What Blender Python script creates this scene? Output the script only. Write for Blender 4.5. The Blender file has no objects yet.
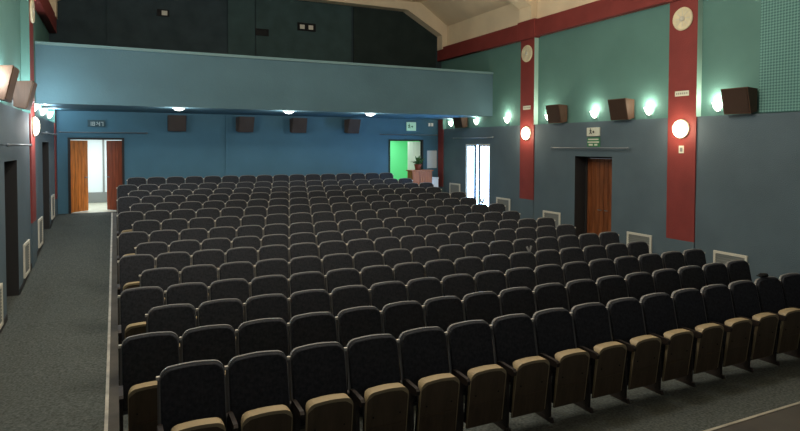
import bpy, bmesh, math, random
from mathutils import Vector, Matrix
random.seed(4)
PI = math.pi
col = bpy.context.scene.collection
sc = bpy.context.scene
sc.view_settings.view_transform = 'Standard'
sc.view_settings.look = 'None'
sc.view_settings.gamma = 1
sc.view_settings.exposure = 0.0

# ------------------------------------------------------------------ materials
def s2l(c): return tuple(((v/255)/12.92 if v/255 <= .04045 else ((v/255+.055)/1.055)**2.4) for v in c)
def mat(name, rgb, rough=.7, metal=0, noise=None, bump=None, spec=.3, kind='noise', emis=None):
    """rgb = sRGB 0-255; noise=(scale, amount); bump=(scale, strength)"""
    m = bpy.data.materials.new(name); m.use_nodes = True
    nt = m.node_tree; N = nt.nodes; L = nt.links
    b = N['Principled BSDF']
    c = s2l(rgb)
    b.inputs['Base Color'].default_value = (*c, 1)
    b.inputs['Roughness'].default_value = rough
    b.inputs['Metallic'].default_value = metal
    b.inputs['Specular IOR Level'].default_value = spec
    if noise or bump or kind != 'noise':
        tc = N.new('ShaderNodeTexCoord')
    if noise:
        if kind == 'wood':
            mp = N.new('ShaderNodeMapping'); mp.inputs['Scale'].default_value = (6, 6, .6)
            L.new(tc.outputs['Object'], mp.inputs[0])
            t = N.new('ShaderNodeTexNoise'); t.inputs['Detail'].default_value = 5
            t.inputs['Distortion'].default_value = .7
            L.new(mp.outputs[0], t.inputs['Vector'])
        else:
            t = N.new('ShaderNodeTexNoise'); t.inputs['Detail'].default_value = 4
            L.new(tc.outputs['Object'], t.inputs['Vector'])
        t.inputs['Scale'].default_value = noise[0]
        r = N.new('ShaderNodeValToRGB')
        a = noise[1]
        r.color_ramp.elements[0].position = .3; r.color_ramp.elements[1].position = .7
        r.color_ramp.elements[0].color = (*[v*(1-a) for v in c], 1)
        r.color_ramp.elements[1].color = (*[min(1, v*(1+a)) for v in c], 1)
        L.new(t.outputs['Fac'], r.inputs[0]); L.new(r.outputs[0], b.inputs['Base Color'])
    if bump:
        t2 = N.new('ShaderNodeTexNoise'); t2.inputs['Scale'].default_value = bump[0]
        L.new(tc.outputs['Object'], t2.inputs['Vector'])
        bp = N.new('ShaderNodeBump'); bp.inputs['Strength'].default_value = bump[1]
        bp.inputs['Distance'].default_value = .02
        L.new(t2.outputs['Fac'], bp.inputs['Height']); L.new(bp.outputs[0], b.inputs['Normal'])
    if emis:
        b.inputs['Emission Color'].default_value = (*emis[0], 1)
        b.inputs['Emission Strength'].default_value = emis[1]
    return m
M = {}
M['carpet'] = mat('carpet', (80, 85, 82), .95, noise=(38, .4), bump=(300, .4), spec=.05)
M['wall_blue'] = mat('wall_blue', (84, 100, 108), .8, noise=(1.3, .08), bump=(60, .35), spec=.2)
M['wall_rear'] = mat('wall_rear', (76, 114, 132), .8, noise=(1.0, .08), bump=(60, .3), spec=.2)
M['teal'] = mat('teal', (90, 128, 120), .8, noise=(.9, .07), bump=(50, .2), spec=.2)
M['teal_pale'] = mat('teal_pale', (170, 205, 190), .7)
M['red'] = mat('red', (126, 54, 50), .6, noise=(2, .1), bump=(40, .2))
M['beige'] = mat('beige', (226, 208, 176), .85, noise=(1.1, .07), bump=(30, .15))
M['balcony'] = mat('balcony', (84, 112, 122), .85, noise=(.8, .08), bump=(25, .2), spec=.15)
M['rail'] = mat('rail', (110, 140, 142), .7)
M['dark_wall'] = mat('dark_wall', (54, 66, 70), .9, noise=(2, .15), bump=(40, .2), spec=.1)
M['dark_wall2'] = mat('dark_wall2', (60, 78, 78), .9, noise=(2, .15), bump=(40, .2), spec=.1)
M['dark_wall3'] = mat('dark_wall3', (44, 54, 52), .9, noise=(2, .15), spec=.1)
M['fabric'] = mat('fabric', (50, 52, 56), .95, noise=(35, .3), bump=(250, .3), spec=.05)
M['shell'] = mat('shell', (112, 112, 110), .5, spec=.35)
M['pan_wood'] = mat('pan_wood', (84, 70, 54), .5, noise=(2.2, .28), kind='wood')
M['edge_wood'] = mat('edge_wood', (160, 144, 112), .5, noise=(2, .12))
M['steel_dark'] = mat('steel_dark', (44, 38, 34), .6, noise=(8, .2))
M['arm'] = mat('arm', (36, 30, 27), .5)
M['upright'] = mat('upright', (112, 110, 104), .5)
M['cap'] = mat('cap', (200, 196, 184), .5)
M['door_wood'] = mat('door_wood', (205, 124, 54), .5, noise=(2.4, .4), kind='wood')
M['door_red'] = mat('door_red', (140, 66, 38), .5, noise=(2.4, .4), kind='wood')
M['frame_dark'] = mat('frame_dark', (44, 44, 44), .7)
M['door_dark'] = mat('door_dark', (34, 44, 44), .7, noise=(5, .2))
M['white'] = mat('white', (225, 225, 220), .6)
M['offwhite'] = mat('offwhite', (200, 198, 184), .7, noise=(6, .05))
M['counter_wood'] = mat('counter_wood', (150, 86, 44), .5, noise=(2.4, .3), kind='wood')
M['door_brown'] = mat('door_brown', (116, 66, 34), .55, noise=(2.4, .4), kind='wood')
M['cream'] = mat('cream', (214, 204, 170), .6, noise=(8, .1))
M['grille'] = mat('grille', (120, 124, 120), .7)
M['spk_wood'] = mat('spk_wood', (78, 56, 42), .6, noise=(3, .2), kind='wood')
M['spk_front'] = mat('spk_front', (58, 42, 32), .85, bump=(200, .3))
M['spk_tan'] = mat('spk_tan', (92, 70, 52), .7, noise=(4, .1))
M['metal'] = mat('metal', (112, 120, 126), .5, metal=.3)
M['strip'] = mat('strip', (160, 154, 138), .45, metal=.3, noise=(6, .3))
M['plinth'] = mat('plinth', (66, 62, 54), .7, noise=(5, .2))
M['green_wall'] = mat('green_wall', (112, 215, 150), .8)
M['white_wall'] = mat('white_wall', (205, 215, 215), .8)
M['sign_white'] = mat('sign_white', (205, 208, 190), .6)
M['sign_green'] = mat('sign_green', (60, 120, 80), .6)
M['black'] = mat('black', (16, 16, 16), .7)
M['leaf'] = mat('leaf', (60, 100, 50), .6, noise=(6, .3))
M['terracotta'] = mat('terracotta', (120, 60, 40), .7)
M['stage'] = mat('stage', (60, 56, 50), .6, noise=(3, .2))
M['tile'] = mat('tile', (170, 168, 150), .4, noise=(3, .1))
M['cloth_black'] = mat('cloth_black', (14, 14, 15), .95, bump=(60, .5))
M['paper'] = mat('paper', (170, 170, 168), .8)
M['globe'] = mat('globe', (255, 240, 215), .4, emis=((1.0, .82, .58), 7))
M['sconce'] = mat('sconce', (245, 250, 235), .4, emis=((1.0, .98, .84), 6))
M['downlight'] = mat('downlight', (255, 255, 245), .4, emis=((1.0, .98, .88), 9))
M['day'] = mat('day', (230, 240, 255), .5, emis=((.34, .60, 1.0), 17))
M['digit'] = mat('digit', (150, 165, 165), .5, emis=((.8, .95, .95), .12))
M['spk_rear'] = mat('spk_rear', (66, 58, 54), .8, noise=(3, .15))
M['case_blue'] = mat('case_blue', (60, 84, 92), .7)
M['exit_face'] = mat('exit_face', (170, 215, 185), .5, emis=((.6, 1.0, .75), .18))

def perforated():
    m = bpy.data.materials.new('perforated_panel'); m.use_nodes = True
    nt = m.node_tree; N = nt.nodes; L = nt.links; b = N['Principled BSDF']
    tc = N.new('ShaderNodeTexCoord'); mp = N.new('ShaderNodeMapping')
    mp.inputs['Rotation'].default_value = (PI/4, 0, 0)
    L.new(tc.outputs['Object'], mp.inputs[0])
    ch = N.new('ShaderNodeTexChecker'); ch.inputs['Scale'].default_value = 26
    c1, c2 = s2l((104, 150, 142)), s2l((66, 108, 104))
    ch.inputs['Color1'].default_value = (*c1, 1); ch.inputs['Color2'].default_value = (*c2, 1)
    L.new(mp.outputs[0], ch.inputs['Vector']); L.new(ch.outputs[0], b.inputs['Base Color'])
    b.inputs['Roughness'].default_value = .8
    return m
M['perforated'] = perforated()

# ------------------------------------------------------------------ mesh building
class MB:
    def __init__(s): s.bm = bmesh.new(); s.mats = []
    def mi(s, name):
        if name is None: return 0
        if name not in s.mats: s.mats.append(name)
        return s.mats.index(name)
    def box(s, x0, x1, y0, y1, z0, z1, m=None, bev=0, mt=None):
        r = bmesh.ops.create_cube(s.bm, size=1)
        vs = r['verts']
        for v in vs:
            v.co = Vector(((x0+x1)/2+v.co.x*(x1-x0), (y0+y1)/2+v.co.y*(y1-y0), (z0+z1)/2+v.co.z*(z1-z0)))
            if mt: v.co = mt @ v.co
        fs = {f for v in vs for f in v.link_faces}
        for f in fs: f.material_index = s.mi(m)
        if bev:
            es = list({e for v in vs for e in v.link_edges})
            bmesh.ops.bevel(s.bm, geom=es, offset=bev, segments=2, affect='EDGES', profile=.6)
        return vs
    def prism(s, pts, y0, y1, m=None, axis='y', mt=None):
        """pts outline (a,b); extruded along axis"""
        def P(a, b, t):
            if axis == 'y': v = Vector((a, t, b))
            elif axis == 'x': v = Vector((t, a, b))
            else: v = Vector((a, b, t))
            return mt @ v if mt else v
        A = [s.bm.verts.new(P(a, b, y0)) for a, b in pts]
        B = [s.bm.verts.new(P(a, b, y1)) for a, b in pts]
        k = s.mi(m); n = len(pts)
        fs = [s.bm.faces.new(A), s.bm.faces.new(B[::-1])]
        for i in range(n):
            fs.append(s.bm.faces.new((A[i], B[i], B[(i+1) % n], A[(i+1) % n])))
        for f in fs: f.material_index = k
        return A+B
    def lathe(s, prof, n=20, m=None, mt=None, a0=0, a1=2*PI):
        """prof (r,z)"""
        full = abs(a1-a0-2*PI) < 1e-6
        k = s.mi(m); rings = []
        cnt = n if full else n+1
        for r, z in prof:
            if r < 1e-6:
                v = Vector((0, 0, z)); rings.append([s.bm.verts.new(mt @ v if mt else v)]*cnt)
            else:
                ring = []
                for i in range(cnt):
                    a = a0+(a1-a0)*i/n
                    v = Vector((r*math.cos(a), r*math.sin(a), z))
                    ring.append(s.bm.verts.new(mt @ v if mt else v))
                rings.append(ring)
        for p, q in zip(rings, rings[1:]):
            for i in range(cnt if full else n):
                j = (i+1) % cnt
                vs = []
                for v in (p[i], p[j], q[j], q[i]):
                    if v not in vs: vs.append(v)
                if len(vs) > 2:
                    try:
                        f = s.bm.faces.new(vs); f.material_index = k; f.smooth = True
                    except ValueError: pass
    def tube(s, p, q, r, m=None, n=8):
        p, q = Vector(p), Vector(q); d = q-p
        mt = Matrix.Translation(p) @ d.to_track_quat('Z', 'Y').to_matrix().to_4x4()
        s.lathe([(0, 0), (r, 0), (r, d.length), (0, d.length)], n, m, mt)
    def quad(s, pts, m=None):
        f = s.bm.faces.new([s.bm.verts.new(Vector(p)) for p in pts]); f.material_index = s.mi(m)
    def build(s, name, m=None, parent=None, loc=None, smooth=False):
        bmesh.ops.recalc_face_normals(s.bm, faces=s.bm.faces)
        me = bpy.data.meshes.new(name); s.bm.to_mesh(me); s.bm.free()
        for x in (s.mats if s.mats else [m]): me.materials.append(M[x])
        if smooth:
            for p in me.polygons: p.use_smooth = True
        o = bpy.data.objects.new(name, me); col.objects.link(o)
        if parent: o.parent = parent
        if loc: o.location = loc
        return o
def tag(o, label=None, cat=None, group=None, kind=None):
    if label: o['label'] = label
    if cat: o['category'] = cat
    if group: o['group'] = group
    if kind: o['kind'] = kind
    return o
def empty(name, loc, rz=0):
    o = bpy.data.objects.new(name, None); col.objects.link(o)
    o.location = loc; o.rotation_euler = (0, 0, rz); o.empty_display_size = .1
    return o
def struct(mb, name, m=None, parent=None, label=None):
    o = mb.build(name, m, parent)
    if not parent: o['kind'] = 'structure'
    if label: o['label'] = label
    return o
def children(o): return [c for c in bpy.data.objects if c.parent == o]
def copy_thing(root, kids, loc, rz=0):
    r = root.copy(); col.objects.link(r); r.location = loc; r.rotation_euler = (0, 0, rz)
    for k, subs in kids:
        c = k.copy(); col.objects.link(c); c.parent = r
        for g in subs:
            d = g.copy(); col.objects.link(d); d.parent = c
    return r
def kids_of(root): return [(k, children(k)) for k in children(root)]

# ------------------------------------------------------------------ layout
Q = .982; PITCH = .53; OFF = .268
ZR = [.02, .012, .012, .022, .055, .103, .135, .201, .291, .38, .457, .544, .62, .717, .80]
ZR15 = .867
FL = [z-.13 for z in ZR[:14]]+[ZR15-.13]
def fl(y):
    t = y/Q
    if t <= 0: return FL[0]
    if t >= 14: return FL[14]
    i = int(t); return FL[i]+(FL[i+1]-FL[i])*(t-i)
WL, WR = -1.55, 11.0
D = 14.5
YF = -6.0
TH = .12           # ledge depth: the upper wall stands back from the lower one
ZB = 3.35          # top of the lower wall
ZC0, ZC1 = 5.9, 6.38

# floor
mb = MB()
ys = [YF]+[i*Q for i in range(0, 15)]+[D]
for a, b in zip(ys, ys[1:]):
    mb.quad([(WL-.6, a, fl(a)), (WR+.6, a, fl(a)), (WR+.6, b, fl(b)), (WL-.6, b, fl(b))])
bmesh.ops.remove_doubles(mb.bm, verts=mb.bm.verts, dist=1e-4)
struct(mb, 'floor', 'carpet')
# stage the photograph is taken from
mb = MB(); mb.box(WL, WR, YF, -2.68, FL[0], 1.0)
struct(mb, 'floor_stage', 'stage')
mb = MB(); mb.box(WL, WR, -2.68, -2.66, .96, 1.003)
struct(mb, 'trim_1', 'strip')
# edging strip and plinth along the left aisle
mb = MB(); 
for (x0, x1, h, m) in ((-.135, -.10, .02, 'strip'), (-.10, .0, .012, 'plinth')):
    for a, b in zip(ys[1:-1], ys[2:]):
        if a < -.5: continue
        if b > 14: b = 14.1
        vs = [(x0, a, fl(a)), (x1, a, fl(a)), (x1, b, fl(b)), (x0, b, fl(b))]
        mb.quad([(x, y, z+h) for x, y, z in vs], m)
        mb.quad([(x0, a, fl(a)-.01), (x0, b, fl(b)-.01), (x0, b, fl(b)+h), (x0, a, fl(a)+h)], m)
    mb.quad([(x0, -1.2, fl(0)+h), (x1, -1.2, fl(0)+h), (x1, 0, fl(0)+h), (x0, 0, fl(0)+h)], m)
    mb.quad([(x0, -1.2, fl(0)), (x0, 0, fl(0)), (x0, 0, fl(0)+h), (x0, -1.2, fl(0)+h)], m)
struct(mb, 'trim_2')

# side walls with door recesses
DOORS = [(5.8, 7.1, 2.46), (11.07, 12.53, 2.79)]
DEEP = .5
def side_wall(sgn, name):
    X = WR if sgn > 0 else WL
    mb = MB()
    def rect(y0, y1, z0, z1, x, m): mb.quad([(x, y0, z0), (x, y1, z0), (x, y1, z1), (x, y0, z1)], m)
    cuts = [YF]+[v for d in DOORS for v in d[:2]]+[D]
    for i in range(0, len(cuts), 2): rect(cuts[i], cuts[i+1], -.3, ZB, X, 'wall_blue')
    for y0, y1, zt in DOORS:
        rect(y0, y1, zt, ZB, X, 'wall_blue')
        x2 = X+sgn*DEEP
        mb.quad([(X, y0, -.3), (x2, y0, -.3), (x2, y0, zt), (X, y0, zt)], 'frame_dark')
        mb.quad([(X, y1, -.3), (x2, y1, -.3), (x2, y1, zt), (X, y1, zt)], 'frame_dark')
        mb.quad([(X, y0, zt), (x2, y0, zt), (x2, y1, zt), (X, y1, zt)], 'frame_dark')
    xu = X+sgn*TH
    mb.quad([(X, YF, ZB), (X, D, ZB), (xu, D, ZB), (xu, YF, ZB)], 'wall_blue')
    rect(YF, D, ZB, ZC0, xu, 'teal')
    rect(YF, D, ZC0, 7.25, xu, 'beige')
    return struct(mb, name)
side_wall(1, 'wall_right'); side_wall(-1, 'wall_left')

# rear wall
RD = [(-1.19, .17, 2.88), (8.99, 10.3, 2.905)]
mb = MB()
cuts = [WL-TH]+[v for d in RD for v in d[:2]]+[WR+TH]
for i in range(0, 6, 2): mb.quad([(cuts[i], D, -.3), (cuts[i+1], D, -.3), (cuts[i+1], D, 3.8), (cuts[i], D, 3.8)], 'wall_rear')
for x0, x1, zt in RD:
    mb.quad([(x0, D, zt), (x1, D, zt), (x1, D, 3.8), (x0, D, 3.8)], 'wall_rear')
    for (a, b, c, d) in (((x0, D), (x0, D+.2), 0, 0), ((x1, D), (x1, D+.2), 0, 0)):
        mb.quad([(a[0], D, .6), (a[0], D+.2, .6), (a[0], D+.2, zt), (a[0], D, zt)], 'frame_dark')
    mb.quad([(x0, D, zt), (x1, D, zt), (x1, D+.2, zt), (x0, D+.2, zt)], 'frame_dark')
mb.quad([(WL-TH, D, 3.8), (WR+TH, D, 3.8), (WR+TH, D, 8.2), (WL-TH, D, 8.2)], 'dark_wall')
mb.box(3.18, 3.26, D-.05, D+.01, fl(D), 3.7, 'wall_rear')        # shallow vertical rib
struct(mb, 'wall_rear')
# dark panels of the balcony's rear wall
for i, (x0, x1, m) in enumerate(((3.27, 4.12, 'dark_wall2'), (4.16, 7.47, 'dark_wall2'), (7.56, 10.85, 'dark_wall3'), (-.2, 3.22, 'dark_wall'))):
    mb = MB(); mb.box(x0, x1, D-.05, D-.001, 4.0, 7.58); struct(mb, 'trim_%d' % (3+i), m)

# balcony
mb = MB()
XL, XR = WL-TH+.005, WR+TH-.005
mb.box(XL, XR, 11.1, 11.28, 3.70, 5.06, 'balcony')
mb.box(XL, XR, 11.06, 11.32, 5.06, 5.13, 'rail')
mb.box(XL, XR, 11.28, D-.002, 3.715, 3.95, 'wall_rear')
struct(mb, 'wall_balcony')

# pilasters, cornices, beams
n = 7
def sx(sgn, d):  # distance d into the hall from wall face
    return WR-d if sgn > 0 else WL+d
for sgn, side in ((1, 'right'), (-1, 'left')):
    for (y0, y1, zb) in ((3.46, 4.16, .70), (8.80, 9.44, 1.15), (14.1, 14.46, 1.2), (-1.9, -1.2, .7)):
        mb = MB()
        a, b = sorted((sx(sgn, .07), sx(sgn, -TH+.003)))
        f = sx(sgn, .03); w = sx(sgn, -TH)
        top = ZC0+.02 if y0 < 14 else 3.71
        # front and sides: red below the ledge and in front, pale reveal beside the upper wall
        mb.quad([(f, y0, zb), (f, y1, zb), (f, y1, top), (f, y0, top)], 'red')
        mb.quad([(f, y0, -.12), (f, y1, -.12), (f, y1, zb), (f, y0, zb)], 'wall_blue')
        for y in (y0, y1):
            mb.quad([(f, y, -.12), (w, y, -.12), (w, y, zb), (f, y, zb)], 'wall_blue')
            mb.quad([(f, y, zb), (w, y, zb), (w, y, ZB), (f, y, ZB)], 'red')
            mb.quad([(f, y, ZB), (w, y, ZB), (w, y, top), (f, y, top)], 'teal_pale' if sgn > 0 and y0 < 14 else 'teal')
        struct(mb, 'trim_%d' % n); n += 1
    mb = MB()
    a, b = sorted((sx(sgn, .07), sx(sgn, -TH+.002)))
    mb.box(a, b, YF, D-.01, ZC0, ZC1, 'red', bev=.015)
    for y in (3.81, 9.12):
        a, b = sorted((sx(sgn, .11), sx(sgn, -TH+.002)))
        mb.box(a, b, y-.40, y+.40, ZC0-.03, ZC1+.03, 'red', bev=.02)
    struct(mb, 'trim_%d' % n); n += 1
# haunched beams
outl = [(WR+TH-.01, 6.3), (10.9, 6.3), (10.9, 6.8), (9.46, 7.6), (0, 7.6), (-1.45, 6.8), (-1.45, 6.3), (WL-TH+.01, 6.3), (WL-TH+.01, 8.2), (WR+TH-.01, 8.2)]
for (y0, y1) in ((3.55, 4.15), (8.88, 9.44), (14.05, D-.06), (-1.8, -1.2)):
    mb = MB(); mb.prism(outl, y0, y1, 'beige'); struct(mb, 'trim_%d' % n); n += 1
# ceiling with coved sides
mb = MB()
prof = [(WL-TH, 7.15), (-.5, 7.9), (10.0, 7.9), (WR+TH, 7.15)]
for (a, b), (c, d) in zip(prof, prof[1:]):
    mb.quad([(a, YF, b), (a, D, b), (c, D, d), (c, YF, d)])
struct(mb, 'ceiling', 'beige')
# acoustic perforated panel boards on the upper side walls
for sgn in (1, -1):
    for (y0, y1) in ((-.05, 2.2), (-2.6, -.1)):
        mb = MB(); a, b = sorted((sx(sgn, -TH+.03), sx(sgn, -TH+.002)))
        mb.box(a, b, y0, y1, ZB+.02, ZC0-.02); struct(mb, 'trim_%d' % n, 'perforated'); n += 1
# baseboards of the side walls
for sgn, side in ((1, 'right'), (-1, 'left')):
    mb = MB()
    segs = [(-1.1, 3.48), (4.22, 5.78), (7.12, 8.82), (9.5, 11.05), (12.55, 14.05)]
    for (p, q) in segs:
        st = [p]+[y for y in ys if p < y < q]+[q]
        for a, b in zip(st, st[1:]):
            x = sx(sgn, .012)
            mb.quad([(x, a, fl(a)), (x, b, fl(b)), (x, b, fl(b)+.1), (x, a, fl(a)+.1)])
            mb.quad([(x, a, fl(a)+.1), (x, b, fl(b)+.1), (sx(sgn, 0), b, fl(b)+.1), (sx(sgn, 0), a, fl(a)+.1)])
    struct(mb, 'baseboard_'+side, 'frame_dark')

# ------------------------------------------------------------------ doors
def struct_empty(name, loc, label=None):
    e = empty(name, loc); e['kind'] = 'structure'
    if label: e['label'] = label
    return e
def leaf(parent, hinge, width, h, ang, m, handle_side=1):
    """leaf runs along local +X from the hinge, rotated by ang"""
    mb = MB(); mt = Matrix.Rotation(ang, 4, 'Z')
    s = 1 if width > 0 else -1
    x0, x1 = sorted((0, width))
    mb.box(x0, x1, 0, .045, .01, h-.02, mt=mt)
    W = abs(width)
    k = max(3, int(W/.13))
    for i in range(k):   # vertical boards
        a = x0+i*W/k+.006
        mb.box(a, a+W/k-.012, -.008, 0, .04, h-.05, mt=mt)
    o = mb.build('door_leaf', m, parent); o.location = hinge
    mb = MB(); hx = width-s*.08
    mb.tube(mt @ Vector((hx, -.01, 1.02)), mt @ Vector((hx, -.07, 1.02)), .012)
    mb.tube(mt @ Vector((hx, -.06, 1.02)), mt @ Vector((hx-s*.11, -.06, 1.02)), .011)
    mb.build('handle', 'metal', o)
    return o
def frame(parent, x0, x1, zb, zt, y, w=.06, dpt=.08, axis='x', m='frame_dark'):
    mb = MB()
    if axis == 'x':
        mb.box(x0-w, x0, y-.03, y+dpt, zb, zt+w); mb.box(x1, x1+w, y-.03, y+dpt, zb, zt+w)
        mb.box(x0, x1, y-.03, y+dpt, zt, zt+w)
    else:
        mb.box(y-.03, y+dpt, x0, x0+w, zb, zt); mb.box(y-.03, y+dpt, x1-w, x1, zb, zt)
        mb.box(y-.03, y+dpt, x0+w, x1-w, zt-w, zt)
    return mb.build('door_frame', m, parent)
zf = fl(D)
# rear left: two plank leaves standing ajar outwards into a white corridor
d = struct_empty('door_1', (-.51, D, zf))
f = frame(d, -.68, .68, 0, 2.88-zf, 0)
leaf(d, (-.68, .12, 0), .66, 2.88-zf, math.radians(50), 'door_wood')
leaf(d, (.68, .12, 0), -.66, 2.88-zf, math.radians(-50), 'door_red')
# rear right: opening into a green room, white leaf folded back
d = struct_empty('door_2', (9.6, D, zf))
frame(d, -.61, .70, 0, 2.905-zf, 0, w=.05)
leaf(d, (.70, .12, 0), -.62, 2.905-zf, math.radians(-66), 'white')
# right wall: plank door set deep in the wall, and the glazed door with daylight
def side_door(sgn, i, name):
    y0, y1, zt = DOORS[i]; X = sx(sgn, -DEEP+.1); z = fl((y0+y1)/2)
    d = struct_empty(name, (X, (y0+y1)/2, z)); h = zt-z; hw = (y1-y0)/2
    return d, h, hw
d, h, hw = side_door(1, 0, 'door_3')
frame(d, -hw+.001, hw-.001, 0, h-.002, 0, axis='y', w=.05)
for s in (-1, 1):
    mb = MB(); a, b = sorted((s*.004, s*(hw-.052)))
    mb.box(0, .045, a, b, .01, h-.06)
    for k in range(4):
        w = (b-a)/4; mb.box(-.01, 0, a+k*w+.008, a+(k+1)*w-.008, .05, h-.1)
    o = mb.build('door_leaf', 'door_brown', d)
    mb = MB(); mb.tube((-.01, s*.07, 1.02), (-.06, s*.07, 1.02), .012); mb.tube((-.055, s*.07, 1.02), (-.055, s*.17, 1.02), .011)
    mb.build('handle', 'metal', o)
d, h, hw = side_door(1, 1, 'door_4'); d.location.x = WR+.02
frame(d, -hw+.001, hw-.001, 0, h-.002, 0, axis='y', w=.03, m='offwhite')
for s in (-1, 1):
    mb = MB(); a, b = sorted((s*.10, s*(hw-.032)))
    for (p, q, r, t) in ((a, a+.05, .01, h-.04), (b-.05, b, .01, h-.04), (a+.05, b-.05, .01, .12), (a+.05, b-.05, h-.08, h-.04)):
        mb.box(0, .04, p, q, r, t)
    o = mb.build('door_leaf', 'white', d)
    mb = MB(); mb.box(.015, .025, a+.05, b-.05, .12, h-.08); mb.build('window_pane', 'day', o)
for a, b in ((.09, .17), (-.17, -.09)):
    mb = MB(); mb.box(-.05, -.001, a, b, .01, h-.04); mb.build('mullion', 'frame_dark', d)
mb = MB(); mb.box(.015, .025, -.099, .099, .01, h-.04); mb.build('window_pane', 'day', d)
for i in (0, 1):
    d, h, hw = side_door(-1, i, 'door_%d' % (5+i))
    mb = MB(); mb.box(-.08, .03, -hw+.001, -hw+.05, 0, h); mb.box(-.08, .03, hw-.05, hw-.001, 0, h); mb.box(-.08, .03, -hw+.05, hw-.05, h-.05, h-.002)
    mb.build('door_frame', 'frame_dark', d)
    for s in (-1, 1):
        mb = MB(); a, b = sorted((s*.004, s*(hw-.052)))
        mb.box(-.045, 0, a, b, .01, h-.06)
        mb.box(0, .01, a+.1, b-.1, .15, .9); mb.box(0, .01, a+.1, b-.1, 1.1, h-.2)
        mb.build('door_leaf', 'door_dark', d)

# rooms beyond the rear doors
def room(name, x0, x1, y1, wm, fm, z1=3.3):
    mb = MB(); y0 = D+.2
    mb.quad([(x0, y1, zf-.02), (x1, y1, zf-.02), (x1, y1, z1), (x0, y1, z1)], wm)
    for x in (x0, x1): mb.quad([(x, y0, zf-.02), (x, y1, zf-.02), (x, y1, z1), (x, y0, z1)], wm)
    mb.quad([(x0, y0, zf-.01), (x1, y0, zf-.01), (x1, y1, zf-.01), (x0, y1, zf-.01)], fm)
    mb.quad([(x0, y0, z1), (x1, y0, z1), (x1, y1, z1), (x0, y1, z1)], wm)
    return struct(mb, name)
room('wall_corridor', -1.7, .8, 18.0, 'white_wall', 'tile')
mb = MB(); mb.box(-.42, -.36, 17.95, 17.995, zf, 3.0); mb.box(-1.69, .79, 17.97, 17.995, zf, zf+.35)
struct(mb, 'baseboard_corridor', 'grille')
room('wall_green_room', 8.3, 11.2, 17.0, 'green_wall', 'tile')
for x in ((-1.19, .17), (8.99, 10.3)):
    mb = MB(); mb.quad([(x[0], D, zf+.002), (x[1], D, zf+.002), (x[1], D+.2, zf+.002), (x[0], D+.2, zf+.002)])
    struct(mb, 'floor_threshold', 'tile')

# ------------------------------------------------------------------ seats
def arch(w, z0, z1, r, crown, n=6):
    """outline with rounded top corners and a slightly crowned top, from bottom left clockwise"""
    h = w/2; pts = [(-h, z0)]
    for i in range(n+1):
        a = PI-(PI/2)*i/n
        pts.append((-h+r+r*math.cos(a), z1-r+r*math.sin(a)))
    for i in range(1, 4):
        t = i/4; x = (-h+r)+(w-2*r)*t
        pts.append((x, z1+crown*math.sin(PI*t)))
    for i in range(n+1):
        a = PI/2-(PI/2)*i/n
        pts.append((h-r+r*math.cos(a), z1-r+r*math.sin(a)))
    pts.append((h, z0))
    return pts
def shear(y_top, z_top, y_bot, z_bot):
    k = (y_top-y_bot)/(z_top-z_bot)
    m = Matrix.Identity(4); m[1][2] = k; m[1][3] = y_top-k*z_top
    return m
def make_seat():
    root = empty('cinema_seat', (0, 0, 0))
    bk = shear(0, 1.05, -.14, .4)
    # upholstered backrest, pillowed towards its edges
    mb = MB()
    lay = [(-.0, 1.0), (-.014, 1.0), (-.026, .985), (-.032, .95)]
    o0 = arch(.490, .42, 1.036, .09, .010)
    cz = .74; rings = []
    for dy, s in lay:
        rings.append([mb.bm.verts.new(bk @ Vector((x*(s if s == 1 else 1-(1-s)*1.0), dy, cz+(z-cz)*(1-(1-s)*.6)))) for x, z in o0])
    for p, q in zip(rings, rings[1:]):
        for i in range(len(p)): mb.bm.faces.new((p[i], q[i], q[(i+1) % len(p)], p[(i+1) % len(p)]))
    mb.bm.faces.new(rings[0]); mb.bm.faces.new(rings[-1][::-1])
    mb.build('backrest', 'fabric', root)
    # moulded rear shell whose lip frames the upholstery
    mb = MB(); mb.prism(arch(.508, .38, 1.047, .095, .010), .0, .028, mt=bk)
    mb.build('back_shell', 'shell', root)
    # tipped-up seat: plywood underside towards the stage
    pn = shear(-.375, .69, -.30, .16)
    mb = MB(); mb.prism(arch(.400, .125, .682, .07, .008), -.0, .018, mt=pn)
    # moulded horizontal rib across the underside
    mb.box(-.18, .18, -.010, 0, .33, .355, mt=pn)
    s = mb.build('seat', 'pan_wood', root)
    mb = MB()
    for x in (-.13, .13): mb.lathe([(0, 0), (.009, 0), (.007, .006), (0, .008)], 8, mt=pn @ Matrix.Translation((x, -.001, .45)) @ Matrix.Rotation(PI/2, 4, 'X'))
    mb.build('bolt', 'black', s)
    # pale rolled edge round the top of the plywood
    mb = MB()
    outer = arch(.408, .14, .692, .08, .008); k = mb.mi('edge_wood')
    c = (0, .5); rows = []
    for x, z in outer:
        top = max(0, min(1, (z-.60)/.07))
        dep = .016+.085*top; t = .004+.018*top
        xi = x-math.copysign(t, x) if abs(x) > .03 else x
        xi = x*(1-t/.22); zi = z-(.028*top)
        rows.append([mb.bm.verts.new(pn @ Vector(v)) for v in ((x, -.006, z), (xi, -.006, zi), (xi, dep, zi), (x, dep, z))])
    for p, q in zip(rows, rows[1:]):
        for i in range(4): mb.bm.faces.new((p[i], p[(i+1) % 4], q[(i+1) % 4], q[i]))
    mb.bm.faces.new(rows[0][::-1]); mb.bm.faces.new(rows[-1])
    o = mb.build('seat_edge', 'edge_wood', s)
    mb = MB(); mb.prism(arch(.38, .16, .655, .07, .006), .02, .085, mt=pn)
    mb.build('seat_cushion', 'fabric', s)
    for c in root.children_recursive:
        if c.parent == root: c.data.transform(Matrix.Translation((.011, 0, 0)))
        else: c.data.transform(Matrix.Translation((.011, 0, 0)))
    return root
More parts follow.
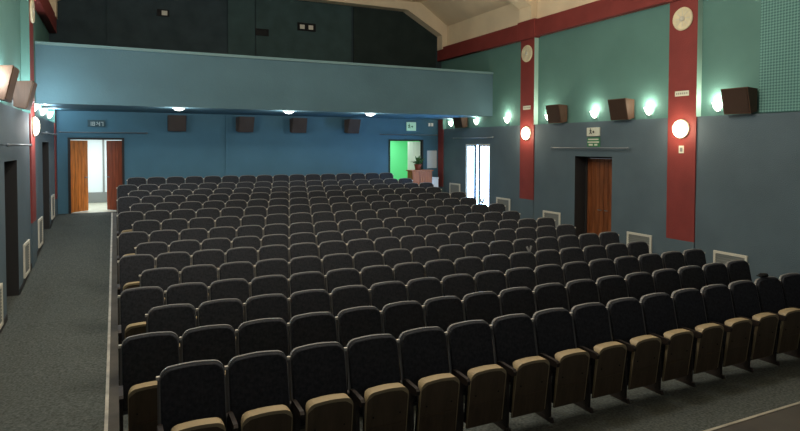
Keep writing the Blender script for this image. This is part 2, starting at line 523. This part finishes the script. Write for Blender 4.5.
def stand_parts(root, x):
    mb = MB()
    side = [(-.30, .0), (-.04, .0), (-.03, .60), (-.29, .59), (-.31, .3)]
    mb.prism(side, x-.016, x+.016, axis='x')
    mb.prism([(-.36, -.02), (.03, -.02), (.02, .03), (-.33, .045)], x-.0175, x+.0175, axis='x')
    st = mb.build('stand', 'steel_dark', root)
    mb = MB()
    prof = [(-.38, .59), (-.415, .60), (-.425, .64), (-.40, .66), (-.20, .665), (-.14, .655), (-.14, .60)]
    mb.prism(prof, x-.0175, x+.0175, axis='x')
    ar = mb.build('armrest', 'arm', root)
    mb = MB(); mb.box(x-.008, x+.008, -.01, .006, .60, .955)
    up = mb.build('upright', 'upright', root)
    mb = MB(); mb.box(x-.017, x+.017, -.016, .012, .955, .985, bev=.004)
    mb.build('cap', 'cap', up)
    return (st, ar, up)
seat0 = make_seat()
tag(seat0, 'x', 'seat', 'rows of tip-up cinema seats')
stand_parts(seat0, -.247)
kids = kids_of(seat0)
endp = empty('end_source', (0, 0, 0))
stand_parts(endp, .285)
endkids = kids_of(endp)
ORD = ['', 'first', 'second', 'third', 'fourth', 'fifth', 'sixth', 'seventh', 'eighth', 'ninth', 'tenth', 'eleventh', 'twelfth', 'thirteenth', 'fourteenth', 'fifteenth', 'sixteenth', 'seventeenth']
used = False
for r in range(1, 16):
    num = 16 if r == 15 else 17
    zz = FL[r-1]
    for j in range(num):
        x = (j+.5)*PITCH+(OFF if r % 2 else 0); y = (r-1)*Q
        if not used:
            s = seat0; s.location = (x, y, zz); used = True
        else:
            s = copy_thing(seat0, kids, (x, y, zz))
        rowname = {1: 'in the front row', 15: 'in the rearmost row'}.get(r, 'in the %s row from the front' % ORD[r])
        if j == 0: pos = 'at the left aisle'
        elif j == num-1: pos = 'at the right end'
        else: pos = '%s from left' % ORD[j+1]
        s['label'] = 'dark tip-up cinema seat %s %s' % (pos, rowname)
        if j == num-1:
            for k, subs in endkids:
                c = k.copy(); col.objects.link(c); c.parent = s
                for g in subs:
                    dd = g.copy(); col.objects.link(dd); dd.parent = c
for k, subs in endkids:
    for g in subs: bpy.data.objects.remove(g)
    bpy.data.objects.remove(k)
bpy.data.objects.remove(endp)

# ------------------------------------------------------------------ lights with fixtures
def point(loc, rgb, w, r=.05):
    l = bpy.data.lights.new('lamp_light', 'POINT'); l.color = rgb; l.energy = w; l.shadow_soft_size = r
    o = bpy.data.objects.new('lamp_light', l); col.objects.link(o); o.location = loc; return o
SCY = [3.05, 4.78, 6.50, 8.28, 10.25, 12.0, 13.7]
PLACE = {3.05: 'just past the near perforated panel', 4.78: 'just behind the near red pilaster', 6.50: 'above the near door recess',
         8.28: 'just before the middle red pilaster', 10.25: 'between middle pilaster and balcony', 12.0: 'above the far side door', 13.7: 'in the far corner under the balcony'}
for sgn, side in ((1, 'right'), (-1, 'left')):
    for y in SCY:
        if sgn < 0 and y < 4.5: continue
        X = sx(sgn, -TH); z = 3.52
        e = empty('wall_sconce', (X, y, z), 0 if sgn > 0 else PI)
        tag(e, 'glowing cup-shaped wall sconce on the %s wall %s' % (side, PLACE[y]), 'wall lamp', 'uplighting wall sconces')
        mb = MB(); mb.box(-.03, -.002, -.05, .05, -.08, .06, bev=.006); mb.build('wall_plate', 'white', e)
        mb = MB()
        mt = Matrix.Translation((-.03, 0, 0))
        mb.lathe([(.02, -.07), (.05, -.05), (.085, 0), (.105, .07), (.112, .10), (.104, .10), (.096, .07), (.076, .0), (.04, -.045), (0, -.06)], 16, mt=mt, a0=PI/2, a1=3*PI/2)
        mb.build('glass_shade', 'sconce', e)
        l = point((0, 0, 0), (1, .97, .80) if sgn > 0 else (.80, .93, 1), (17 if y < 11 else 8)*(1 if sgn > 0 else 3.6), .07); l.parent = e; l.location = (-.13, 0, .13)
for sgn, side in ((1, 'right'), (-1, 'left')):
    for y, nm in ((3.81, 'near'), (9.12, 'middle')):
        if sgn < 0 and y < 5: continue
        X = sx(sgn, .03)
        e = empty('globe_lamp', (X, y, 3.10), 0 if sgn > 0 else PI)
        tag(e, 'glowing round globe lamp on the %s red pilaster of the %s wall' % (nm, side), 'wall lamp', 'round pilaster lamps')
        R = Matrix.Rotation(-PI/2, 4, 'Y')
        mb = MB(); mb.lathe([(0, -.01), (.20, -.01), (.21, .012), (.20, .03), (0, .03)], 24, mt=R); mb.build('base_ring', 'cream', e)
        mb = MB(); mb.lathe([(.185, .03), (.19, .045), (.17, .075), (.12, .10), (.06, .112), (0, .115)], 24, mt=R); mb.build('glass_dome', 'globe', e)
        l = point((0, 0, 0), (1, .80, .58) if sgn > 0 else (1, .95, .92), 24 if sgn > 0 else 55, .14); l.parent = e; l.location = (-.30, 0, 0)
        # cream round cover higher up
        e = empty('round_wall_cover', (X, y, 5.45), 0 if sgn > 0 else PI)
        tag(e, 'cream round cover high on the %s red pilaster of the %s wall' % (nm, side), 'wall cover', 'round covers high on pilasters')
        mb = MB(); mb.lathe([(0, 0), (.24, 0), (.25, .02), (.235, .045), (.20, .035), (0, .03)], 28, mt=R); mb.build('disc', 'cream', e)
        mb = MB(); mb.lathe([(.05, .03), (.06, .05), (.0, .055)], 16, mt=R)
        for k in range(8):
            a = k*PI/4; mb.box(.07, .18, -.006, .006, .03, .04, mt=R @ Matrix.Rotation(a, 4, 'Z'))
        mb.build('rosette', 'offwhite', e)
        # small pale plate between cover and lamp
        if sgn > 0:
            o = MB(); o.box(-.012, -.001, -.17, .17, -.055, .055, 'sign_white')
            for k in range(6): o.box(-.014, -.012, -.14+k*.05, -.115+k*.05, -.02, .02, 'grille')
            o = o.build('wall_plate_sign'); o.location = (X, y, 3.86)
            tag(o, 'small pale plate on the %s red pilaster above its globe lamp' % nm, 'sign', 'pale plates on red pilasters')
o = MB(); o.box(-.012, .008, -.06, .06, -.08, .08, 'sign_white'); o.box(-.014, -.012, -.035, .035, -.05, .04, 'grille')
o = o.build('notice_plate'); o.location = (sx(1, .03), 3.80, 2.66)
tag(o, 'tiny pale notice on the near red pilaster right below its globe lamp', 'sign')

DL = [(1.50, 'leftmost of the three central ones'), (4.42, 'middle one, above two wall speakers'), (6.92, 'rightmost, nearest the green doorway')]
for x, t in DL:
    e = empty('downlight', (x, 11.42, 3.715))
    tag(e, 'bright round downlight under the balcony, '+t, 'ceiling lamp', 'downlights under the balcony')
    mb = MB(); mb.lathe([(.13, 0), (.17, 0), (.165, -.03), (.13, -.045), (.125, -.02)], 24); mb.build('rim', 'white', e)
    mb = MB(); mb.lathe([(0, -.09), (.06, -.083), (.10, -.065), (.128, -.03), (.128, -.001), (0, -.001)], 24); mb.build('lens', 'downlight', e)
    l = point((0, 0, 0), (1, .96, .88), 45, .1); l.parent = e; l.location = (0, 0, -.22)

# ------------------------------------------------------------------ speakers
def speaker(loc, rz, label, w=.55, h=.5, dp=.30, body='spk_wood', front='spk_front', shelf=True):
    e = empty('wall_speaker', loc, rz); tag(e, label, 'loudspeaker', 'wall loudspeakers')
    mb = MB()   # local: front towards -X, back at x=0
    prof = [(-dp*.62, 0), (0, .04), (0, h-.02), (-dp, h)]
    A = mb.prism([(a, b) for a, b in prof], -w/2, w/2, m=body)
    mb.build('cabinet', body, e)
    mb = MB()
    mt = Matrix.Identity(4)
    k = (-dp+dp*.62)/h
    pts = [(-dp*.62+k*.02-.012, .02), (-dp*.62+k*.02-.001, .02), (-dp+k*-.02-.001+.0, h-.02), (-dp-.012, h-.02)]
    mb.prism(pts, -w/2+.02, w/2-.02)
    mb.build('front_grille', front, e)
    mb = MB(); mb.box(0, .06, -.05, .05, h*.35, h*.6); mb.box(.05, .07, -.08, .08, h*.25, h*.7)
    mb.build('bracket', 'steel_dark', e)
    return e
for y, t in ((2.48, 'near the perforated panels'), (5.45, 'just left of the near red pilaster'), (7.75, 'right of the middle red pilaster'), (12.8, 'under the right end of the balcony')):
    speaker((WR+TH-.07, y, 3.353), 0, 'brown wooden loudspeaker on the right wall ledge '+t)
for y, t in ((5.22, 'at the left picture edge'), (7.45, 'beside the sconces over the aisle')):
    speaker((WL-TH+.07, y, 3.353), PI, 'tan wooden loudspeaker on the left wall ledge '+t, body='spk_wood', front='spk_tan')
for x, t, a in ((1.70, 'leftmost of the rear four', 0), (3.72, 'left of the rear wall rib', .25), (5.50, 'second from the right of four', .12), (7.38, 'nearest the green doorway', .35)):
    speaker((x, D-.07-abs(a)*.25, 3.15), PI/2-a*-1, 'square brown loudspeaker under the balcony, '+t, w=.52, h=.49, dp=.28, body='spk_rear', front='spk_rear')

# ------------------------------------------------------------------ radiator grilles
for sgn, side in ((1, 'right'), (-1, 'left')):
    for y, hh, t in ((2.65, .74, 'in front of the near red pilaster'), (4.92, .74, 'between near pilaster and near door'), (8.0, .72, 'between near door and middle pilaster'), (10.3, .72, 'between middle pilaster and far door'), (13.25, .70, 'between far door and rear corner')):
        if sgn < 0 and y < 3: continue
        zt = fl(y)+.70
        e = empty('radiator_grille', (sx(sgn, 0), y, fl(y)), 0 if sgn > 0 else PI)
        tag(e, 'white framed radiator grille low on the %s wall %s' % (side, t), 'radiator grille', 'radiator grilles along side walls')
        w = .36; x0, x1 = -.03, -.001
        mb = MB()
        for a in ((-w, -w+.05, .1, .72), (w-.05, w, .1, .72), (-w+.05, w-.05, .67, .72), (-w+.05, w-.05, .1, .15)): mb.box(x0, x1, a[0], a[1], a[2], a[3])
        mb.build('frame', 'offwhite', e)
        mb = MB()
        for k in range(10): mb.box(-.02, -.008, -w+.05, w-.05, .17+k*.05, .195+k*.05)
        mb.box(-.008, -.001, -w+.05, w-.05, .15, .67)
        mb.build('slats', 'grille', e)

# ------------------------------------------------------------------ curtain rods over the doors
def rod(p, q, label, n_br=2):
    p, q = Vector(p), Vector(q)
    e = empty('curtain_rod', p); tag(e, label, 'curtain rod', 'curtain rods above the doors')
    d = q-p
    mb = MB(); mb.tube((0, 0, 0), d, .016); mb.build('rod', 'metal', e)
    for s in (0, 1):
        mb = MB(); mb.lathe([(0, -.03), (.022, -.02), (.03, 0), (.022, .02), (0, .03)], 10, mt=Matrix.Translation(d*s)); mb.build('finial', 'metal', e)
    inward = Vector((0, 1, 0)) if abs(d.x) > abs(d.y) else (Vector((1, 0, 0)) if p.x > 5 else Vector((-1, 0, 0)))
    gap = (D-p.y) if abs(d.x) > abs(d.y) else (WR-p.x if p.x > 5 else p.x-WL)
    for s in (.06, .94):
        mb = MB(); mb.tube(d*s, d*s+inward*(gap-.001), .01); mb.build('bracket', 'metal', e)
rod((WL+.12, D-.14, 3.09), (.85, D-.14, 3.09), 'pale curtain rod above the rear left double door')
rod((8.55, D-.14, 3.13), (10.85, D-.14, 3.13), 'pale curtain rod above the green doorway')
rod((WR-.12, 10.75, 3.0), (WR-.12, 13.2, 3.0), 'pale curtain rod above the daylit door of the right wall')
rod((WR-.12, 5.2, 2.68), (WR-.12, 7.9, 2.68), 'pale curtain rod above the wooden door of the right wall')
rod((WL+.12, 5.3, 2.72), (WL+.12, 7.9, 2.72), 'pale curtain rod above the nearer dark door of the left wall')
rod((WL+.12, 10.75, 3.0), (WL+.12, 13.2, 3.0), 'pale curtain rod above the farther dark door of the left wall')

# ------------------------------------------------------------------ signs, clock
def figure(mb, ox, oz, s, m, P):
    """little running figure and arrow drawn as thin raised strips"""
    segs = [((0, .30), (0, .12)), ((0, .12), (-.10, -.06)), ((0, .12), (.10, .0)), ((.10, 0), (.10, -.08)), ((0, .27), (.10, .18)), ((0, .27), (-.09, .17)), ((.2, .1), (.42, .1)), ((.42, .1), (.34, .19)), ((.42, .1), (.34, .01))]
    for a, b in segs: mb.tube(P(ox+a[0]*s, oz+a[1]*s), P(ox+b[0]*s, oz+b[1]*s), .018*s*2, m, 6)
    mb.tube(P(ox-.03*s, oz+.36*s), P(ox+.03*s, oz+.36*s), .05*s, m, 8)
e = empty('exit_sign', (9.84, D, 3.44)); tag(e, 'pale green exit sign on the rear wall above the green doorway', 'sign')
mb = MB(); mb.box(-.19, .19, -.05, -.001, -.16, .16, bev=.008); mb.build('sign_case', 'exit_face', e)
mb = MB(); figure(mb, -.10, -.04, .36, 'sign_green', lambda a, b: Vector((a, -.053, b)))
mb.build('pictogram', 'sign_green', e)
e = empty('exit_sign', (WR, 6.42, 3.09)); tag(e, 'pale exit sign with dark pictogram on the right wall above the wooden door', 'sign')
mb = MB(); mb.box(-.04, -.001, -.22, .22, -.11, .11, bev=.008); mb.build('sign_case', 'sign_white', e)
mb = MB(); figure(mb, -.08, -.03, .30, 'black', lambda a, b: Vector((-.043, -a, b))); mb.build('pictogram', 'black', e)
e = empty('notice_sign', (WR, 6.42, 2.83)); tag(e, 'small green sign with pale lines directly under the pale exit sign', 'sign')
mb = MB(); mb.box(-.02, -.001, -.22, .22, -.12, .12); mb.build('sign_plate', 'sign_green', e)
mb = MB()
for z, w in ((.07, .18), (0, .20)): mb.box(-.023, -.02, -w, w, z-.015, z+.015)
mb.box(-.023, -.02, .02, .16, -.09, -.045); mb.box(-.023, -.02, -.14, -.04, -.09, -.045)
mb.build('lettering', 'sign_white', e)
# digital clock above the rear left door
SEG = {'a': ((0, 1), (.5, 1)), 'b': ((.5, 1), (.5, .5)), 'c': ((.5, .5), (.5, 0)), 'd': ((0, 0), (.5, 0)), 'e': ((0, .5), (0, 0)), 'f': ((0, 1), (0, .5)), 'g': ((0, .5), (.5, .5))}
DIG = {'1': 'bc', '0': 'abcdef', '8': 'abcdefg', '4': 'bcfg', '7': 'abc'}
e = empty('digital_clock', (-.50, D, 3.36)); tag(e, 'dark digital clock with pale digits above the rear left door', 'clock')
mb = MB(); mb.box(-.23, .23, -.05, -.001, -.1, .1, bev=.008); mb.build('clock_case', 'case_blue', e)
mb = MB(); x = -.19
for ch in '18:47':
    if ch == ':':
        for z in (-.03, .03): mb.box(x, x+.02, -.056, -.05, z-.01, z+.01)
        x += .04; continue
    for s_ in DIG[ch]:
        (a, b), (c, dd) = SEG[s_]; S = .10
        mb.box(x+min(a, c)*S-.010, x+max(a, c)*S+.010, -.056, -.05, -.065+min(b, dd)*S-.010, -.065+max(b, dd)*S+.010)
    x += .09
mb.build('digits', 'digit', e)
e = empty('wall_switch', (10.66, D, 3.52)); tag(e, 'pair of small white fittings on the rear wall near the right corner', 'wall fitting')
mb = MB(); mb.box(-.10, -.02, -.04, -.001, -.06, .06, bev=.005); mb.build('switch_body', 'white', e)
mb = MB(); mb.box(.02, .10, -.04, -.001, -.06, .06, bev=.005); mb.build('switch_body', 'white', e)

# projection ports on the balcony's rear wall
for (x, z, w, h, t, pale) in ((4.35, 6.42, .42, .22, 'plain dark one left of the pair', 0), (5.85, 6.72, .62, .26, 'with two pale panes, near the middle', 2), (1.35, 6.75, .34, .2, 'with one pale pane, far left', 1)):
    e = empty('projection_port', (x, D-.05, z)); tag(e, 'small black projection port, '+t, 'projection window', 'projection ports of the rear wall')
    mb = MB()
    mb.box(-w/2, w/2, -.05, -.001, h/2-.03, h/2); mb.box(-w/2, w/2, -.05, -.001, -h/2, -h/2+.03)
    mb.box(-w/2, -w/2+.03, -.05, -.001, -h/2+.03, h/2-.03); mb.box(w/2-.03, w/2, -.05, -.001, -h/2+.03, h/2-.03)
    mb.build('port_frame', 'black', e)
    mb = MB(); mb.box(-w/2+.03, w/2-.03, -.02, -.001, -h/2+.03, h/2-.03); mb.build('port_glass', 'black', e)
    for k in range(pale):
        mb = MB(); cx = (.12 if pale == 1 else (-.15 + .30*k)) * (1 if pale > 1 else .3)
        mb.box(cx-.08, cx+.08, -.03, -.02, -.07, .07); mb.build('pane', 'offwhite', e)

# ------------------------------------------------------------------ counter, plant and odds
e = empty('wooden_counter', (9.93, 13.95, fl(13.95))); tag(e, 'orange wooden counter in the rear right corner before the green doorway', 'counter')
mb = MB(); mb.box(-.40, .40, -.2, .2, 0, 1.08)
for k in range(6): mb.box(-.38+k*.13, -.38+k*.13+.115, -.212, -.2, .05, 1.04)
mb.build('body', 'counter_wood', e)
mb = MB(); mb.box(-.44, .44, -.24, .24, 1.08, 1.12, bev=.008); mb.build('top', 'counter_wood', e)
zt = fl(13.95)+1.12
e = empty('potted_plant', (9.85, 13.95, zt)); e.scale = (1.35, 1.35, 1.3); tag(e, 'small leafy potted plant on top of the wooden counter', 'plant')
mb = MB(); mb.lathe([(0, 0), (.07, 0), (.10, .14), (.105, .16), (.085, .16), (.08, .13), (0, .13)], 14); mb.build('pot', 'terracotta', e)
mb = MB()
for k in range(26):
    a = k*2.4; L = random.uniform(.18, .36); t = random.uniform(.3, 1.25)
    d = Vector((math.cos(a)*math.cos(t), math.sin(a)*math.cos(t), math.sin(t)))
    p = Vector((0, 0, .14)); side = d.cross(Vector((0, 0, 1))).normalized()*.025
    mid = p+d*L*.55; tip = p+d*L+Vector((0, 0, -.05))
    vs = [mb.bm.verts.new(v) for v in (p, mid+side, tip, mid-side)]
    mb.bm.faces.new(vs)
    vs2 = [mb.bm.verts.new(v+Vector((0, 0, .004))) for v in (p, mid+side, tip, mid-side)]; mb.bm.faces.new(vs2[::-1])
mb.build('leaves', 'leaf', e)
e = empty('waste_bin', (10.52, 14.0, fl(14))); tag(e, 'white bin between the wooden counter and the right corner', 'bin')
mb = MB(); mb.box(-.14, .14, -.14, .14, 0, .78, bev=.02); mb.build('body', 'white', e)
mb = MB(); mb.box(-.15, .15, -.15, .15, .78, .84, bev=.015); mb.build('lid', 'white', e)
e = empty('notice_board', (10.72, D, 2.22)); tag(e, 'pale upright notice board on the rear wall beside the green doorway', 'board')
mb = MB(); mb.box(-.2, .2, -.03, -.001, -.33, .33, bev=.004); mb.build('board', 'white_wall', e)
# a black cap and two paper scraps left on seats
def seat_top(r, j, dx=0):
    return Vector(((j+.5)*PITCH+(OFF if r % 2 else 0)+dx, (r-1)*Q, FL[r-1]+1.068))
p = seat_top(1, 14, -.05)
mb = MB()
mt = Matrix.Translation((0, 0, -.004)) @ Matrix.Scale(.62, 4) @ Matrix.Scale(1.5, 4, (1, 0, 0)) @ Matrix.Scale(.8, 4, (0, 0, 1))
mb.lathe([(.075, -.03), (.085, 0), (.08, .035), (.055, .06), (0, .07)], 16, mt=mt)
mb.lathe([(0, -.032), (.075, -.03)], 16, mt=mt)
mb.box(-.11, -.05, -.04, .03, -.005, .004, bev=.002)
o = mb.build('knit_cap', 'cloth_black', None); o.location = p+Vector((0, .01, .018))
tag(o, 'small black cap lying on top of a right-hand front row seat back', 'cap')
def slips(loc, label, sc_=1):
    mb = MB()
    for a, t in ((-.5, .0), (.35, .01)):
        mt = Matrix.Translation((t, 0, 0)) @ Matrix.Rotation(a, 4, 'Y')
        mb.box(-.02*sc_, .02*sc_, -.004, .004, -.005, .13*sc_, mt=mt)
    o = mb.build('paper_slip', 'paper'); o.location = loc; tag(o, label, 'paper', 'paper left on seats'); return o
slips(seat_top(9, 15, .1)+Vector((0, .01, -.0)), 'folded pale paper sticking up from a seat back before the daylit door', 1.3)
slips(seat_top(4, 11, .17)+Vector((0, .01, -.02)), 'crumpled grey paper on a seat back in the fourth row', .8)

# ------------------------------------------------------------------ general light
w = bpy.data.worlds.new('World'); sc.world = w; w.use_nodes = True
w.node_tree.nodes['Background'].inputs[0].default_value = (.85, .9, 1, 1)
w.node_tree.nodes['Background'].inputs[1].default_value = .22
def area(loc, rot, size, rgb, wt, sy=None):
    l = bpy.data.lights.new('lamp_area', 'AREA'); l.color = rgb; l.energy = wt; l.size = size
    if sy: l.shape = 'RECTANGLE'; l.size_y = sy
    o = bpy.data.objects.new('lamp_area', l); col.objects.link(o); o.location = loc; o.rotation_euler = rot; return o
# house lights on the ceiling of the rooms beyond the doors
area((-.45, 16.2, 3.2), (0, 0, 0), 1.2, (.93, .98, 1), 110)
area((9.7, 15.8, 3.2), (0, 0, 0), 1.2, (.9, 1, .95), 60)
# daylight behind the glazed side door
# added unseen lamps high above the front rows, to brighten the hall
for x, y, e_ in ((.8, 2.2, 430), (5.6, 2.4, 300)):
    point((x, y, 6.3), (1, .95, .88), e_, .35)
point((3.4, 4.2, 6.3), (1, .93, .82), 300, .35)  # third added lamp, lifts the ceiling brightness

cam = bpy.data.cameras.new('Camera'); co = bpy.data.objects.new('Camera', cam); col.objects.link(co)
cam.sensor_width = 36; cam.lens = 36*590.9/800
cam.shift_y = (164.25-215.5)/800
yaw, pit, rol = math.radians(25.687), math.radians(1.764), math.radians(.142)
F = Vector((math.sin(yaw)*math.cos(pit), math.cos(yaw)*math.cos(pit), -math.sin(pit)))
R = Vector((math.cos(yaw), -math.sin(yaw), 0)); U = R.cross(F)
c, s = math.cos(rol), math.sin(rol); R, U = c*R+s*U, c*U-s*R
mt = Matrix(((R.x, U.x, -F.x, 0), (R.y, U.y, -F.y, 0), (R.z, U.z, -F.z, 0), (0, 0, 0, 1)))
mt.translation = Vector((0, -5.035, 1.787+.93))
co.matrix_world = mt
cam.clip_start = .05
sc.camera = co
